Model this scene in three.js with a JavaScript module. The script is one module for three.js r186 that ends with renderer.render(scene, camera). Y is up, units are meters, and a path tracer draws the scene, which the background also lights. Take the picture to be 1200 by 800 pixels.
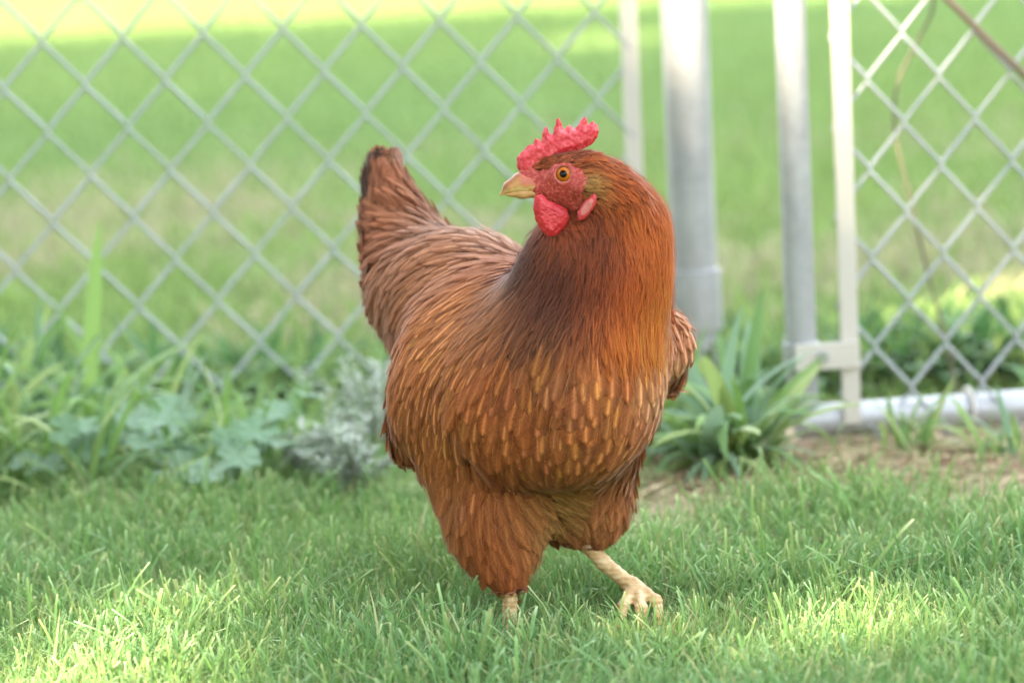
import * as THREE from 'three';
import { mergeGeometries } from 'three/addons/utils/BufferGeometryUtils.js';

// ---------------------------------------------------------------- camera, sky, sun, exposure
const scene = new THREE.Scene();
const camera = new THREE.PerspectiveCamera(2 * Math.atan(400 / 4000) * 180 / Math.PI, 1024 / 682, 0.05, 400);
camera.position.set(-0.0146, 0.541, 2.332);
camera.rotation.set(-0.14155, 0, 0);
camera.rotateZ(-0.045);
camera.focus = 2.365; camera.userData.fStop = 4.7;
camera.updateMatrixWorld(true);

const renderer = new THREE.WebGLRenderer({ antialias: true });
renderer.setSize(1024, 682);
renderer.toneMapping = THREE.LinearToneMapping;
renderer.toneMappingExposure = 8.7;
renderer.shadowMap.enabled = true;

const SUN = new THREE.Vector3(-0.45, 0.62, 0.65).normalize();
{ // clear pale summer sky
  const w = 128, h = 64, d = new Float32Array(w * h * 4);
  for (let j = 0; j < h; j++) {
    const e = Math.sin(((j + 0.5) / h - 0.5) * Math.PI), k = Math.pow(Math.max(e, 0), 0.5);
    for (let i = 0; i < w; i++) {
      const o = (j * w + i) * 4;
      d[o] = 0.68 * (1 - k) + 0.42 * k; d[o + 1] = 0.69 * (1 - k) + 0.48 * k; d[o + 2] = 0.68 * (1 - k) + 0.58 * k; d[o + 3] = 1;
    }
  }
  const t = new THREE.DataTexture(d, w, h, THREE.RGBAFormat, THREE.FloatType);
  t.mapping = THREE.EquirectangularReflectionMapping; t.magFilter = THREE.LinearFilter; t.needsUpdate = true;
  scene.background = t; scene.environment = t;
}
const sun = new THREE.DirectionalLight(0xffeed0, 3.7);
sun.position.copy(SUN).multiplyScalar(30); sun.castShadow = true;
sun.shadow.mapSize.set(4096, 4096);
Object.assign(sun.shadow.camera, { left: -12, right: 12, top: 12, bottom: -12, near: 1, far: 80 });
scene.add(sun, sun.target);

// ---------------------------------------------------------------- helpers
let seed = 12345;
function rnd() { seed = (seed + 0x6D2B79F5) | 0; let t = Math.imul(seed ^ (seed >>> 15), 1 | seed); t = (t + Math.imul(t ^ (t >>> 7), 61 | t)) ^ t; return ((t ^ (t >>> 14)) >>> 0) / 4294967296; }
const rr = (a, b) => a + (b - a) * rnd();
const gauss = () => (rnd() + rnd() + rnd() + rnd() - 2) * 0.866;
const lerp = (a, b, t) => a + (b - a) * t, clamp = (x, a, b) => Math.min(b, Math.max(a, x)), sstep = (a, b, x) => { const t = clamp((x - a) / (b - a), 0, 1); return t * t * (3 - 2 * t); };
function hash3(x, y, z) { let h = Math.imul(x, 374761393) ^ Math.imul(y, 668265263) ^ Math.imul(z, 2147483647 ^ 0x1b873593); h = Math.imul(h ^ (h >>> 13), 1274126177); return ((h ^ (h >>> 16)) >>> 0) / 4294967296; }
function noise(x, y, z = 0) {
  const xi = Math.floor(x), yi = Math.floor(y), zi = Math.floor(z); let fx = x - xi, fy = y - yi, fz = z - zi;
  fx = fx * fx * (3 - 2 * fx); fy = fy * fy * (3 - 2 * fy); fz = fz * fz * (3 - 2 * fz);
  const c = (a, b, d) => hash3(xi + a, yi + b, zi + d);
  return lerp(lerp(lerp(c(0, 0, 0), c(1, 0, 0), fx), lerp(c(0, 1, 0), c(1, 1, 0), fx), fy), lerp(lerp(c(0, 0, 1), c(1, 0, 1), fx), lerp(c(0, 1, 1), c(1, 1, 1), fx), fy), fz);
}
const fbm = (x, y, z = 0) => 0.55 * noise(x, y, z) + 0.3 * noise(x * 2.1 + 7, y * 2.1, z * 2.1) + 0.15 * noise(x * 4.3, y * 4.3 + 3, z * 4.3);
const V = (x, y, z) => new THREE.Vector3(x, y, z);
const lin = (r, g, b) => new THREE.Color().setRGB(r / 255, g / 255, b / 255, THREE.SRGBColorSpace);
const taken = {};
function numbered(n) { const k = (taken[n] = (taken[n] ?? -1) + 1); return k ? `${n}_${String(k).padStart(3, '0')}` : n; }
function add(o, name, parent = scene) { o.name = parent === scene ? numbered(name) : name; o.castShadow = o.receiveShadow = true; parent.add(o); return o; }
const mesh = (name, geo, m, parent) => add(new THREE.Mesh(geo, m), name, parent);
function tag(o, label, category, group, kind) { o.userData.label = label; if (category) o.userData.category = category; if (group) o.userData.group = group; if (kind) o.userData.kind = kind; return o; }
function thing(name, label, category, p = [0, 0, 0], group) { const g = new THREE.Group(); add(g, name); g.position.set(...p); return tag(g, label, category, group); }
function geom(pos, idx, uv, col) {
  const g = new THREE.BufferGeometry(); g.setAttribute('position', new THREE.Float32BufferAttribute(pos, 3));
  if (uv) g.setAttribute('uv', new THREE.Float32BufferAttribute(uv, 2));
  if (col) g.setAttribute('color', new THREE.Float32BufferAttribute(col, 3));
  g.setIndex(idx); g.computeVertexNormals(); return g;
}
function instances(name, geo, m, list, parent, label, category) { // list of [Matrix4, Color]
  const im = new THREE.InstancedMesh(geo, m, list.length);
  list.forEach(([mat, c], i) => { im.setMatrixAt(i, mat); if (c) im.setColorAt(i, c); });
  add(im, name, parent); tag(im, label, category, null, 'stuff'); return im;
}
function dataTex(w, h, fn, srgb = true) {
  const d = new Uint8Array(w * h * 4), toS = (x) => (x <= 0.0031308 ? 12.92 * x : 1.055 * Math.pow(x, 1 / 2.4) - 0.055);
  for (let j = 0; j < h; j++) for (let i = 0; i < w; i++) { const c = fn((i + 0.5) / w, (j + 0.5) / h), o = (j * w + i) * 4; for (let k = 0; k < 3; k++) d[o + k] = 255 * clamp(srgb ? toS(clamp(c[k], 0, 1)) : c[k], 0, 1); d[o + 3] = 255 * (c[3] ?? 1); }
  const t = new THREE.DataTexture(d, w, h); t.magFilter = THREE.LinearFilter; t.minFilter = THREE.LinearFilter; t.wrapS = t.wrapT = THREE.RepeatWrapping; if (srgb) t.colorSpace = THREE.SRGBColorSpace; t.needsUpdate = true; return t;
}
const tube = (pts, r, seg = 24, rad = 8) => new THREE.TubeGeometry(new THREE.CatmullRomCurve3(pts), seg, r, rad);
// naive surface nets of a signed distance field inside a box
function surfaceNets(field, lo, hi, h) {
  const nx = Math.ceil((hi.x - lo.x) / h) + 1, ny = Math.ceil((hi.y - lo.y) / h) + 1, nz = Math.ceil((hi.z - lo.z) / h) + 1;
  const f = new Float32Array(nx * ny * nz), id = (i, j, k) => i + nx * (j + ny * k);
  for (let k = 0; k < nz; k++) for (let j = 0; j < ny; j++) for (let i = 0; i < nx; i++) f[id(i, j, k)] = field(lo.x + i * h, lo.y + j * h, lo.z + k * h);
  const vid = new Int32Array(nx * ny * nz).fill(-1), pos = [], idx = [];
  const E = [[0, 1], [2, 3], [4, 5], [6, 7], [0, 2], [1, 3], [4, 6], [5, 7], [0, 4], [1, 5], [2, 6], [3, 7]];
  for (let k = 0; k < nz - 1; k++) for (let j = 0; j < ny - 1; j++) for (let i = 0; i < nx - 1; i++) {
    const v = []; let s = 0;
    for (let c = 0; c < 8; c++) { const q = f[id(i + (c & 1), j + ((c >> 1) & 1), k + (c >> 2))]; v.push(q); if (q < 0) s++; }
    if (s === 0 || s === 8) continue;
    let x = 0, y = 0, z = 0, n = 0;
    for (const [a, b] of E) if ((v[a] < 0) !== (v[b] < 0)) { const t = v[a] / (v[a] - v[b]); x += lerp(a & 1, b & 1, t); y += lerp((a >> 1) & 1, (b >> 1) & 1, t); z += lerp(a >> 2, b >> 2, t); n++; }
    vid[id(i, j, k)] = pos.length / 3; pos.push(lo.x + (i + x / n) * h, lo.y + (j + y / n) * h, lo.z + (k + z / n) * h);
  }
  const quad = (a, b, c, d, flip) => { if (a < 0 || b < 0 || c < 0 || d < 0) return; flip ? idx.push(a, c, b, a, d, c) : idx.push(a, b, c, a, c, d); };
  for (let k = 1; k < nz - 1; k++) for (let j = 1; j < ny - 1; j++) for (let i = 1; i < nx - 1; i++) {
    const a = f[id(i, j, k)] < 0;
    if (a !== f[id(i + 1, j, k)] < 0) quad(vid[id(i, j - 1, k - 1)], vid[id(i, j, k - 1)], vid[id(i, j, k)], vid[id(i, j - 1, k)], !a);
    if (a !== f[id(i, j + 1, k)] < 0) quad(vid[id(i - 1, j, k - 1)], vid[id(i, j, k - 1)], vid[id(i, j, k)], vid[id(i - 1, j, k)], a);
    if (a !== f[id(i, j, k + 1)] < 0) quad(vid[id(i - 1, j - 1, k)], vid[id(i, j - 1, k)], vid[id(i, j, k)], vid[id(i - 1, j, k)], !a);
  }
  return geom(pos, idx);
}

// ---------------------------------------------------------------- materials
const std = (o) => new THREE.MeshStandardMaterial(o), phy = (o) => new THREE.MeshPhysicalMaterial(o);
const zincTex = dataTex(256, 256, (u, v) => { const n = fbm(u * 9, v * 9), s = noise(u * 60, v * 60); const g = 0.42 + 0.12 * (n - 0.5) + 0.06 * (s - 0.5); return [g, g * 1.005, g * 1.01]; });
const M = {
  grass: phy({ color: 0xffffff, vertexColors: true, roughness: 1, transmission: 0.38, side: THREE.DoubleSide, clearcoat: 0.08, clearcoatRoughness: 0.4, specularIntensity: 0.5 }),
  leaf: phy({ color: 0xffffff, roughness: 1, transmission: 0.4, side: THREE.DoubleSide, clearcoat: 0.12, clearcoatRoughness: 0.4, specularIntensity: 0.6 }),
  zinc: std({ map: zincTex, metalness: 0.35, roughness: 0.5 }),
  wire: std({ color: lin(168, 173, 173), metalness: 0.3, roughness: 0.55 }),
  bar: std({ color: lin(206, 200, 188), metalness: 0.2, roughness: 0.6 }),
};

// ---------------------------------------------------------------- ground
{
  const t = dataTex(512, 512, (u, v) => {
    const a = fbm(u * 24, v * 24), b = noise(u * 140, v * 140), c = noise(u * 300 + 5, v * 60), g = sstep(0.3, 0.6, a);
    const s = 0.75 + 0.5 * b;
    return [lerp(0.20, 0.10, g) * s + 0.05 * c, lerp(0.17, 0.17, g) * s + 0.04 * c, lerp(0.09, 0.045, g) * s];
  });
  t.repeat.set(160, 160);
  const g = new THREE.PlaneGeometry(240, 240, 1, 1); g.rotateX(-Math.PI / 2);
  tag(mesh('ground', g, std({ map: t, roughness: 1 })), 'lawn soil and thatch under the mown grass', 'ground', null, 'structure');
}
{ // bare strip of earth under the fence
  const pos = [], idx = [], N = 60;
  for (let i = 0; i <= N; i++) { const x = lerp(-0.2, 2.2, i / N), zc = -0.62 - 0.02 * x, w0 = (0.31 + 0.08 * fbm(x * 5, 3)) * sstep(-0.2, 0.1, x), w1 = 0.3 * sstep(-0.2, 0.0, x); pos.push(x, 0.004, zc + w0, x, 0.008, zc, x, 0.004, zc - w1); if (i < N) { const o = i * 3; idx.push(o, o + 3, o + 1, o + 1, o + 3, o + 4, o + 1, o + 4, o + 2, o + 2, o + 4, o + 5); } }
  const uv = []; for (let i = 0; i < pos.length; i += 3) uv.push(pos[i] * 2, pos[i + 2] * 2);
  const t = dataTex(512, 512, (u, v) => { const a = fbm(u * 14, v * 14), b = noise(u * 120, v * 120), c = noise(u * 40, v * 260); const s = 0.6 + 0.45 * a + 0.4 * b; return [0.33 * s + 0.1 * c, 0.24 * s + 0.08 * c, 0.15 * s + 0.05 * c]; });
  tag(mesh('bare_soil', geom(pos, idx, uv), std({ map: t, roughness: 1 })), 'bare brown earth strip under the gate', 'soil', null, 'structure');
}

// ---------------------------------------------------------------- lawn
function bladeGeo(bend, width, cut, twist, tipCol) {
  const pos = [], idx = [], col = [], N = 5;
  for (let i = 0; i <= N; i++) {
    const v = i / N, w = width * (cut ? lerp(1, 0.72, v) : Math.pow(1 - v, 0.55) * 0.97 + 0.03) * (0.75 + 0.25 * Math.min(1, v * 4)), z = bend * v * v, y = v * (1 - 0.35 * bend * bend * v), a = twist * v;
    const c = i >= N ? tipCol : [1, 1, 1];
    pos.push(-w * Math.cos(a), y, z - w * Math.sin(a), 0, y, z - 0.35 * w, w * Math.cos(a), y, z + w * Math.sin(a)); col.push(...c, ...c, ...c);
    if (i < N) { const o = i * 3; idx.push(o, o + 1, o + 3, o + 1, o + 4, o + 3, o + 1, o + 2, o + 4, o + 2, o + 5, o + 4); }
  }
  return geom(pos, idx, null, col);
}
const blades = [
  bladeGeo(0.15, 0.027, true, 0.2, [2.3, 1.7, 2.6]), bladeGeo(0.4, 0.025, false, 0.5, [1, 1, 1]), bladeGeo(0.75, 0.026, true, -0.6, [2.6, 1.9, 3.2]),
  bladeGeo(0.25, 0.022, false, 0.8, [1.1, 1.0, 1.0]), bladeGeo(0.55, 0.029, true, 0.3, [1.7, 1.4, 1.8]), bladeGeo(1.0, 0.025, false, -0.3, [1, 1, 1])];
const Q = new THREE.Quaternion(), Eu = new THREE.Euler();
function bladeMatrix(x, z, len, lean, wScale = 1) {
  Eu.set(lean * (rnd() * 2 - 1), rnd() * 6.283, lean * (rnd() * 2 - 1), 'YXZ'); Q.setFromEuler(Eu);
  return new THREE.Matrix4().compose(V(x, 0, z), Q.clone(), V(len * wScale, len, len));
}
// how well grass grows: thin over the bare strip beneath the gate
const bare = (x, z) => sstep(0.0, 0.14, x) * (1 - sstep(-0.45, -0.34, z + 0.14 * (fbm(x * 9, z * 9) - 0.5))) * sstep(-0.98, -0.85, z);
function grassColor(x, z) {
  const n = fbm(x * 3 + 20, z * 3 + 9), k = rnd(), c = new THREE.Color();
  if (k < 0.07) c.setRGB(0.40, 0.40, 0.19); else if (k < 0.32) c.setRGB(0.24, 0.34, 0.10); else c.setRGB(0.14 + 0.07 * n, 0.29 + 0.06 * n, 0.075 + 0.03 * rnd());
  return c.multiplyScalar(rr(0.8, 1.2));
}
seed = 1000;
{
  const lists = blades.map(() => []);
  const feet = [V(0.068, 0, -0.02)];
  const put = (x, z, len, lean, ws, c) => { for (const f of feet) len *= lerp(0.42, 1, sstep(0.02, 0.055, Math.hypot(x - f.x, z - f.z))); lists[c.r > c.g * 0.97 ? 1 + 2 * Math.floor(rnd() * 3) : Math.floor(rnd() * blades.length)].push([bladeMatrix(x, z, len, lean, ws), c]); };
  for (let i = 0; i < 104000; i++) { const x = rr(-0.8, 0.8), z = rr(-0.92, 0.34); if (rnd() < bare(x, z) * 0.93) continue; put(x, z, (rnd() < 0.05 ? rr(0.038, 0.052) : rr(0.018, 0.037)) * (0.55 + 0.9 * fbm(x * 11, z * 11)), 0.4, 0.98, grassColor(x, z)); }
  for (let i = 0; i < 14000; i++) { const x = rr(0.8, 2.2) * (rnd() < 0.5 ? -1 : 1), z = rr(-0.92, 0.6); if (rnd() < bare(x, z) * 0.93) continue; put(x, z, rr(0.03, 0.055), 0.42, 1.6, grassColor(x, z)); }
  const root = thing('lawn_grass', 'short mown green grass around the hen', 'grass'); root.userData.kind = 'stuff';
  blades.forEach((b, i) => instances('grass_blades', b, M.grass, lists[i], root, undefined));
}
seed = 1077;
{ // lawn behind the fence
  const tufts = [0, 1, 2].map(() => { const g = []; for (let i = 0; i < 9; i++) { const b = blades[i % 6].clone(); b.attributes.color.array.fill(1); b.applyMatrix4(bladeMatrix(rr(-0.04, 0.04), rr(-0.04, 0.04), rr(0.7, 1.15), 0.5, 2.0)); b.translate(rr(-0.5, 0.5), 0, rr(-0.5, 0.5)); g.push(b); } return mergeGeometries(g); });
  const lists = [[], [], []];
  for (let i = 0; i < 46000; i++) {
    const z = -0.98 - 15 * Math.pow(rnd(), 1.35), x = rr(-1, 1) * (1.0 + 0.22 * Math.abs(z)), s = rr(0.045, 0.065) * (1 + 0.03 * Math.abs(z));
    const dry = sstep(-1.1, -1.5, z) * sstep(-4.2, -2.2, z) * sstep(0.36, 0.6, fbm(x * 2.2 + 4, z * 1.4)), c = new THREE.Color();
    const n = fbm(x * 0.8 + 3, z * 0.5);
    if (rnd() < dry * 0.72) c.setRGB(0.38, 0.37, 0.20); else c.setRGB(0.20 + 0.06 * n, 0.31 + 0.05 * n, 0.10);
    c.multiplyScalar(rr(0.85, 1.15));
    lists[i % 3].push([new THREE.Matrix4().compose(V(x, 0, z), Q.setFromEuler(Eu.set(0, rnd() * 6.28, 0)).clone(), V(s * 1.2, s, s * 1.2)), c]);
  }
  const root = thing('far_lawn_grass', 'pale green mown lawn stretching away behind the fence', 'grass'); root.userData.kind = 'stuff';
  tufts.forEach((t, i) => instances('grass_tufts', t, M.grass, lists[i], root));
}
seed = 1154;
{ // straw and dead leaf litter on the bare strip
  const pos = [], idx = []; const strip = bladeGeo(0.12, 0.05, true, 0.6, [1, 1, 1]); strip.rotateX(Math.PI / 2);
  const list = [];
  for (let i = 0; i < 5200; i++) {
    const x = rr(-0.05, 1.2), z = -0.54 + gauss() * 0.15; if (z < -0.85) continue;
    const s = rr(0.008, 0.032); Eu.set(rr(-0.15, 0.15), rnd() * 6.28, rr(-0.2, 0.2), 'YXZ');
    const c = new THREE.Color(); rnd() < 0.5 ? c.setRGB(0.5, 0.38, 0.22) : c.setRGB(0.26, 0.15, 0.08); c.multiplyScalar(rr(0.7, 1.2));
    list.push([new THREE.Matrix4().compose(V(x, 0.009 + rnd() * 0.006, z), Q.setFromEuler(Eu).clone(), V(s * rr(0.8, 2), s, s)), c]);
  }
  instances('straw_litter', strip, std({ vertexColors: true, roughness: 1, side: THREE.DoubleSide }), list, scene, 'dry straw and dead leaf bits on bare earth by the gate', 'straw');
}

// ---------------------------------------------------------------- fence and gate
function meshWires(parent, A, dir, sN, yN, k0, k1, pitch, rise, y0, y1, r) {
  // each wire is a flattened zigzag coil hooked into its neighbours; (sN, yN) is one crossing of the mesh
  const j0 = Math.ceil((y0 - yN) / (rise / 2)), j1 = Math.floor((y1 - yN) / (rise / 2)), make = (par) => {
    const pts = [];
    for (let j = j0; j < j1; j++) {
      const right = ((j + par + 1) & 1) === 0, xa = right ? pitch / 2 + r * 0.7 : -r * 0.7, xb = right ? -r * 0.7 : pitch / 2 + r * 0.7, za = right ? r * 0.95 : -r * 0.95;
      for (const t of [0.0, 0.1, 0.5, 0.9]) pts.push(V(lerp(xa, xb, t), yN + (j + t) * rise / 2, t === 0 ? 0 : za));
    }
    return new THREE.TubeGeometry(new THREE.CatmullRomCurve3(pts, false, 'catmullrom', 0.3), (j1 - j0) * 6, r, 6);
  };
  const geos = [make(0), make(1)], ang = Math.atan2(-dir.z, dir.x);
  for (let k = k0; k < k1; k++) { const w = mesh('wire', geos[k & 1], M.wire, parent); w.position.copy(A).addScaledVector(dir, sN + k * pitch / 2); w.rotation.y = ang; }
}
const pipe = (r, len, bevel = true) => { const g = new THREE.CylinderGeometry(r, r, len, 28); const uv = g.attributes.uv; for (let i = 0; i < uv.count; i++) uv.setXY(i, uv.getX(i) * r * 6.28 * 4, uv.getY(i) * len * 4); return g; };
{
  const d = V(0.98454, 0, -0.17517), O = V(-0.25, 0, -0.8905), P = V(0.1655, 0, -0.9645), A = O.clone().addScaledVector(d, -2.1), ang = Math.atan2(-d.z, d.x);
  const post = thing('fence_post', 'thick round galvanised fence post behind the hen', 'fence post', [P.x, 0, P.z]);
  mesh('pole', pipe(0.0225, 1.3), M.zinc, post).position.y = 0.62;
  mesh('cap', new THREE.SphereGeometry(0.026, 20, 12), M.zinc, post).position.y = 1.27;
  for (const y of [0.105, 0.62, 1.05]) mesh('hinge_band', new THREE.LatheGeometry([[0.0226, -0.03], [0.0262, -0.029], [0.0262, 0.029], [0.0226, 0.03]].map(([a, b]) => new THREE.Vector2(a, b)), 28), M.zinc, post).position.y = y;
  const F = thing('chain_link_fence', 'chain link fence panel of grey diamond mesh ending at the thick post', 'fence');
  meshWires(F, O, d, -0.1926, 0.3883, -51, 15, 0.07518, 0.08477, 0.008, 1.2, 0.0019);
  const bar = mesh('tension_bar', new THREE.BoxGeometry(0.016, 1.2, 0.006), M.bar, F); bar.position.copy(O).addScaledVector(d, 0.367).setY(0.62); bar.rotation.y = ang;
  mesh('tension_wire', tube([0, 0.3, 0.6, 0.8, 0.93, 1].map((t, i) => A.clone().lerp(P, t).setY(0.014 + 0.004 * (i & 1)).add(V(0, 0, 0.005))), 0.0023, 40, 6), M.wire, F);
  const top = mesh('top_rail', pipe(0.017, A.distanceTo(P)), M.zinc, F); top.quaternion.setFromUnitVectors(V(0, 1, 0), d); top.position.copy(A).lerp(P, 0.5).setY(1.215);
  for (const y of [0.52, 0.95]) { const b = mesh('tension_band', new THREE.BoxGeometry(0.05, 0.02, 0.004), M.zinc, F); b.position.copy(O).addScaledVector(d, 0.393).setY(y).add(V(0, 0, 0.025)); b.rotation.y = ang; }
}
{
  const A = V(0.2435, 0, -0.686), B = V(1.2435, 0, -0.8371), d = B.clone().sub(A).normalize(), ang = Math.atan2(-d.z, d.x), L = A.distanceTo(B), gate = thing('chain_link_gate', 'metal pipe gate filled with diamond wire mesh standing ajar', 'gate');
  const up = V(0, 1, 0);
  for (const s of [0, L]) { const p = mesh('frame_pipe', pipe(0.0138, 1.14), M.zinc, gate); p.position.copy(A).addScaledVector(d, s).setY(0.6); }
  for (const [y, r] of [[0.026, 0.0155], [1.16, 0.0145]]) { const p = mesh('frame_pipe', pipe(r, L + 0.012), M.zinc, gate); p.quaternion.setFromUnitVectors(up, d); p.position.copy(A).addScaledVector(d, L / 2).setY(y); }
  const bar = mesh('tension_bar', new THREE.BoxGeometry(0.0155, 1.1, 0.006), M.bar, gate); bar.position.copy(A).addScaledVector(d, 0.043).setY(0.575); bar.rotation.y = ang; bar.position.z += 0.017;
  for (const y of [0.088, 0.58, 1.02]) {
    const b = mesh('bracket', new THREE.BoxGeometry(0.058, 0.023, 0.005), M.bar, gate); b.position.copy(A).addScaledVector(d, 0.022).setY(y).add(V(0, 0, 0.0235)); b.rotation.y = ang;
    const n = mesh('bolt', new THREE.CylinderGeometry(0.006, 0.006, 0.006, 6), M.zinc, gate); n.rotation.x = Math.PI / 2; n.position.copy(b.position).add(V(-0.005, 0, 0.0045));
    const c = mesh('pipe_band', new THREE.LatheGeometry([new THREE.Vector2(0.014, -0.011), new THREE.Vector2(0.0165, -0.0105), new THREE.Vector2(0.0165, 0.0105), new THREE.Vector2(0.014, 0.011)], 24), M.zinc, gate); c.position.copy(A).setY(y);
  }
  meshWires(gate, A.clone().add(V(0, 0, 0.012)), d, 0.0669, 0.3299, -1, 28, 0.06537, 0.0796, -0.03, 1.13, 0.0019);
  for (let k = 0; k < 3; k++) { const t = mesh('wire_tie', new THREE.TorusGeometry(0.0185, 0.002, 6, 16), M.bar, gate); t.position.copy(A).addScaledVector(d, 0.153 + k * 0.22).setY(0.028); t.rotation.y = ang + Math.PI / 2; }
}
{ // dead woody vines hanging on the gate
  const m = std({ color: lin(124, 110, 94), roughness: 0.95 });
  tag(mesh('woody_vine', tube([V(0.28, 0.51, -0.69), V(0.351, 0.431, -0.695), V(0.384, 0.397, -0.69), V(0.417, 0.362, -0.695), V(0.45, 0.328, -0.698), V(0.497, 0.274, -0.7), V(0.549, 0.205, -0.711), V(0.62, 0.09, -0.73)], 0.0034, 60, 7), m), 'stiff brown dead stem slanting across the gate mesh', 'vine');
  tag(mesh('woody_vine', tube([V(0.366, 0.5, -0.815), V(0.388, 0.39, -0.82), V(0.373, 0.356, -0.82), V(0.353, 0.318, -0.82), V(0.348, 0.275, -0.815), V(0.357, 0.223, -0.81), V(0.367, 0.172, -0.807), V(0.373, 0.141, -0.803), V(0.389, 0.076, -0.804), V(0.4, 0.0, -0.79)], 0.0016, 60, 6), std({ color: lin(112, 106, 86), roughness: 0.95 })), 'thin dry wavy tendril hanging behind the gate mesh', 'vine');
}

// ---------------------------------------------------------------- the hen
const Fw = V(0, 0, 1).transformDirection(camera.matrixWorld), Rt = V(1, 0, 0).transformDirection(camera.matrixWorld), Up = V(0, 1, 0).transformDirection(camera.matrixWorld);
const D0 = 2.385, PX = D0 / 4000;            // one sketch unit in metres where the hen stands
const H = (px, py, w = 0) => { const D = D0 - w; return V((px - 600) / 4000 * D, (400 - py) / 4000 * D, -D).applyMatrix4(camera.matrixWorld); }; // hen sketch (across, down, towards) to the place
const dirH = (x, y, w = 0) => Rt.clone().multiplyScalar(x).addScaledVector(Up, -y).addScaledVector(Fw, w).normalize();
const hen = thing('hen', 'ginger brown hen with red comb walking on the grass, head turned aside', 'hen', [0.0, 0, 0]);

function bones(list) { // [px,py,w,r] -> [px,py,w,r] round cones, flattened along depth by flat
  return list.map(([a, b, flat = 1]) => { const A = H(a[0], a[1], a[2]), B = H(b[0], b[1], b[2]); return { A, ra: a[3] * PX, rb: b[3] * PX, d: B.clone().sub(A), L: Math.max(1e-9, B.distanceToSquared(A)), k: 1 / flat - 1 }; });
}
function dist(bs, x, y, z, K) {
  let m = 1e9;
  for (const b of bs) {
    let px = x - b.A.x, py = y - b.A.y, pz = z - b.A.z;
    let t = clamp((px * b.d.x + py * b.d.y + pz * b.d.z) / b.L, 0, 1);
    px -= t * b.d.x; py -= t * b.d.y; pz -= t * b.d.z;
    if (b.k) { const q = (px * Fw.x + py * Fw.y + pz * Fw.z) * b.k; px += q * Fw.x; py += q * Fw.y; pz += q * Fw.z; }
    const e = Math.sqrt(px * px + py * py + pz * pz) - lerp(b.ra, b.rb, t);
    if (m > 1e8) m = e; else { const h = Math.max(K - Math.abs(m - e), 0) / K; m = Math.min(m, e) - h * h * K * 0.25; }
  }
  return m;
}
const box = (bs, pad) => { const b = new THREE.Box3(); for (const q of bs) { b.expandByPoint(q.A.clone().addScalar(q.ra + pad)); b.expandByPoint(q.A.clone().addScalar(-q.ra - pad)); const e = q.A.clone().add(q.d); b.expandByPoint(e.clone().addScalar(q.rb + pad)); b.expandByPoint(e.addScalar(-q.rb - pad)); } return b; };
const trunkB = bones([
  [[668, 460, 0.015, 108], [598, 428, -0.06, 112]], [[598, 425, -0.06, 112], [545, 365, -0.13, 96]],
  [[545, 365, -0.13, 92], [497, 335, -0.17, 66]], [[497, 335, -0.17, 64], [470, 275, -0.195, 42]], [[470, 275, -0.195, 35], [449, 203, -0.205, 24]],
  [[678, 395, 0.01, 97], [700, 318, 0.015, 80]], [[700, 318, 0.015, 79], [717, 262, 0.018, 53]], [[717, 262, 0.018, 52], [704, 216, 0.034, 31]],
  [[545, 430, -0.045, 76], [481, 514, -0.075, 30]], [[730, 405, -0.03, 62], [766, 402, -0.055, 40]], [[768, 405, -0.06, 38], [782, 440, -0.08, 18]],
  [[600, 468, 0.0, 92], [532, 470, -0.045, 70]], [[558, 556, -0.045, 60], [584, 628, -0.022, 48]], [[584, 624, -0.02, 45], [597, 682, 0.0, 12]],
  [[703, 535, -0.035, 48], [706, 598, -0.045, 24]], [[706, 598, -0.045, 24], [700, 624, -0.045, 12]],
  [[640, 560, -0.045, 60], [655, 600, -0.055, 30]],
]);
const bodyField = (x, y, z) => dist(trunkB, x, y, z, 0.026);
const bb = box(trunkB, 0.012);
const trunkGeo = surfaceNets(bodyField, bb.min, bb.max, 0.0035), skinUnder = surfaceNets((x, y, z) => bodyField(x, y, z) + 0.0045, bb.min, bb.max, 0.0035);
// head: skull, face, cheeks, eyelid rings, lumpy skin
const HW = 0.044, headB = bones([
  [[686, 211, HW, 33], [660, 208, HW, 27], 0.78], [[660, 210, HW, 26], [630, 214, HW, 14], 0.72], [[668, 226, HW, 22], [640, 226, HW, 12], 0.72],
  [[636, 192, HW, 9], [616, 204, HW, 8], 0.8], [[690, 214, HW, 33], [712, 240, HW - 0.004, 46], 0.85], [[683, 219, HW + 0.013, 11], [692, 216, HW + 0.011, 10]], [[683, 219, HW - 0.013, 11], [692, 216, HW - 0.011, 10]],
]);
const eyeC = [1, -1].map((s) => H(661, 205.5, HW).addScaledVector(Fw, s * 0.0098).addScaledVector(Rt, -0.0));
const eyeAxis = [1, -1].map((s) => Fw.clone().multiplyScalar(s).addScaledVector(Rt, -0.12).addScaledVector(Up, 0.04).normalize());
const inPoly = (poly, x, y) => { let c = false; for (let i = 0, j = poly.length - 1; i < poly.length; j = i++) if ((poly[i][1] > y) !== (poly[j][1] > y) && x < (poly[j][0] - poly[i][0]) * (y - poly[i][1]) / (poly[j][1] - poly[i][1]) + poly[i][0]) c = !c; return c; };
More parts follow.
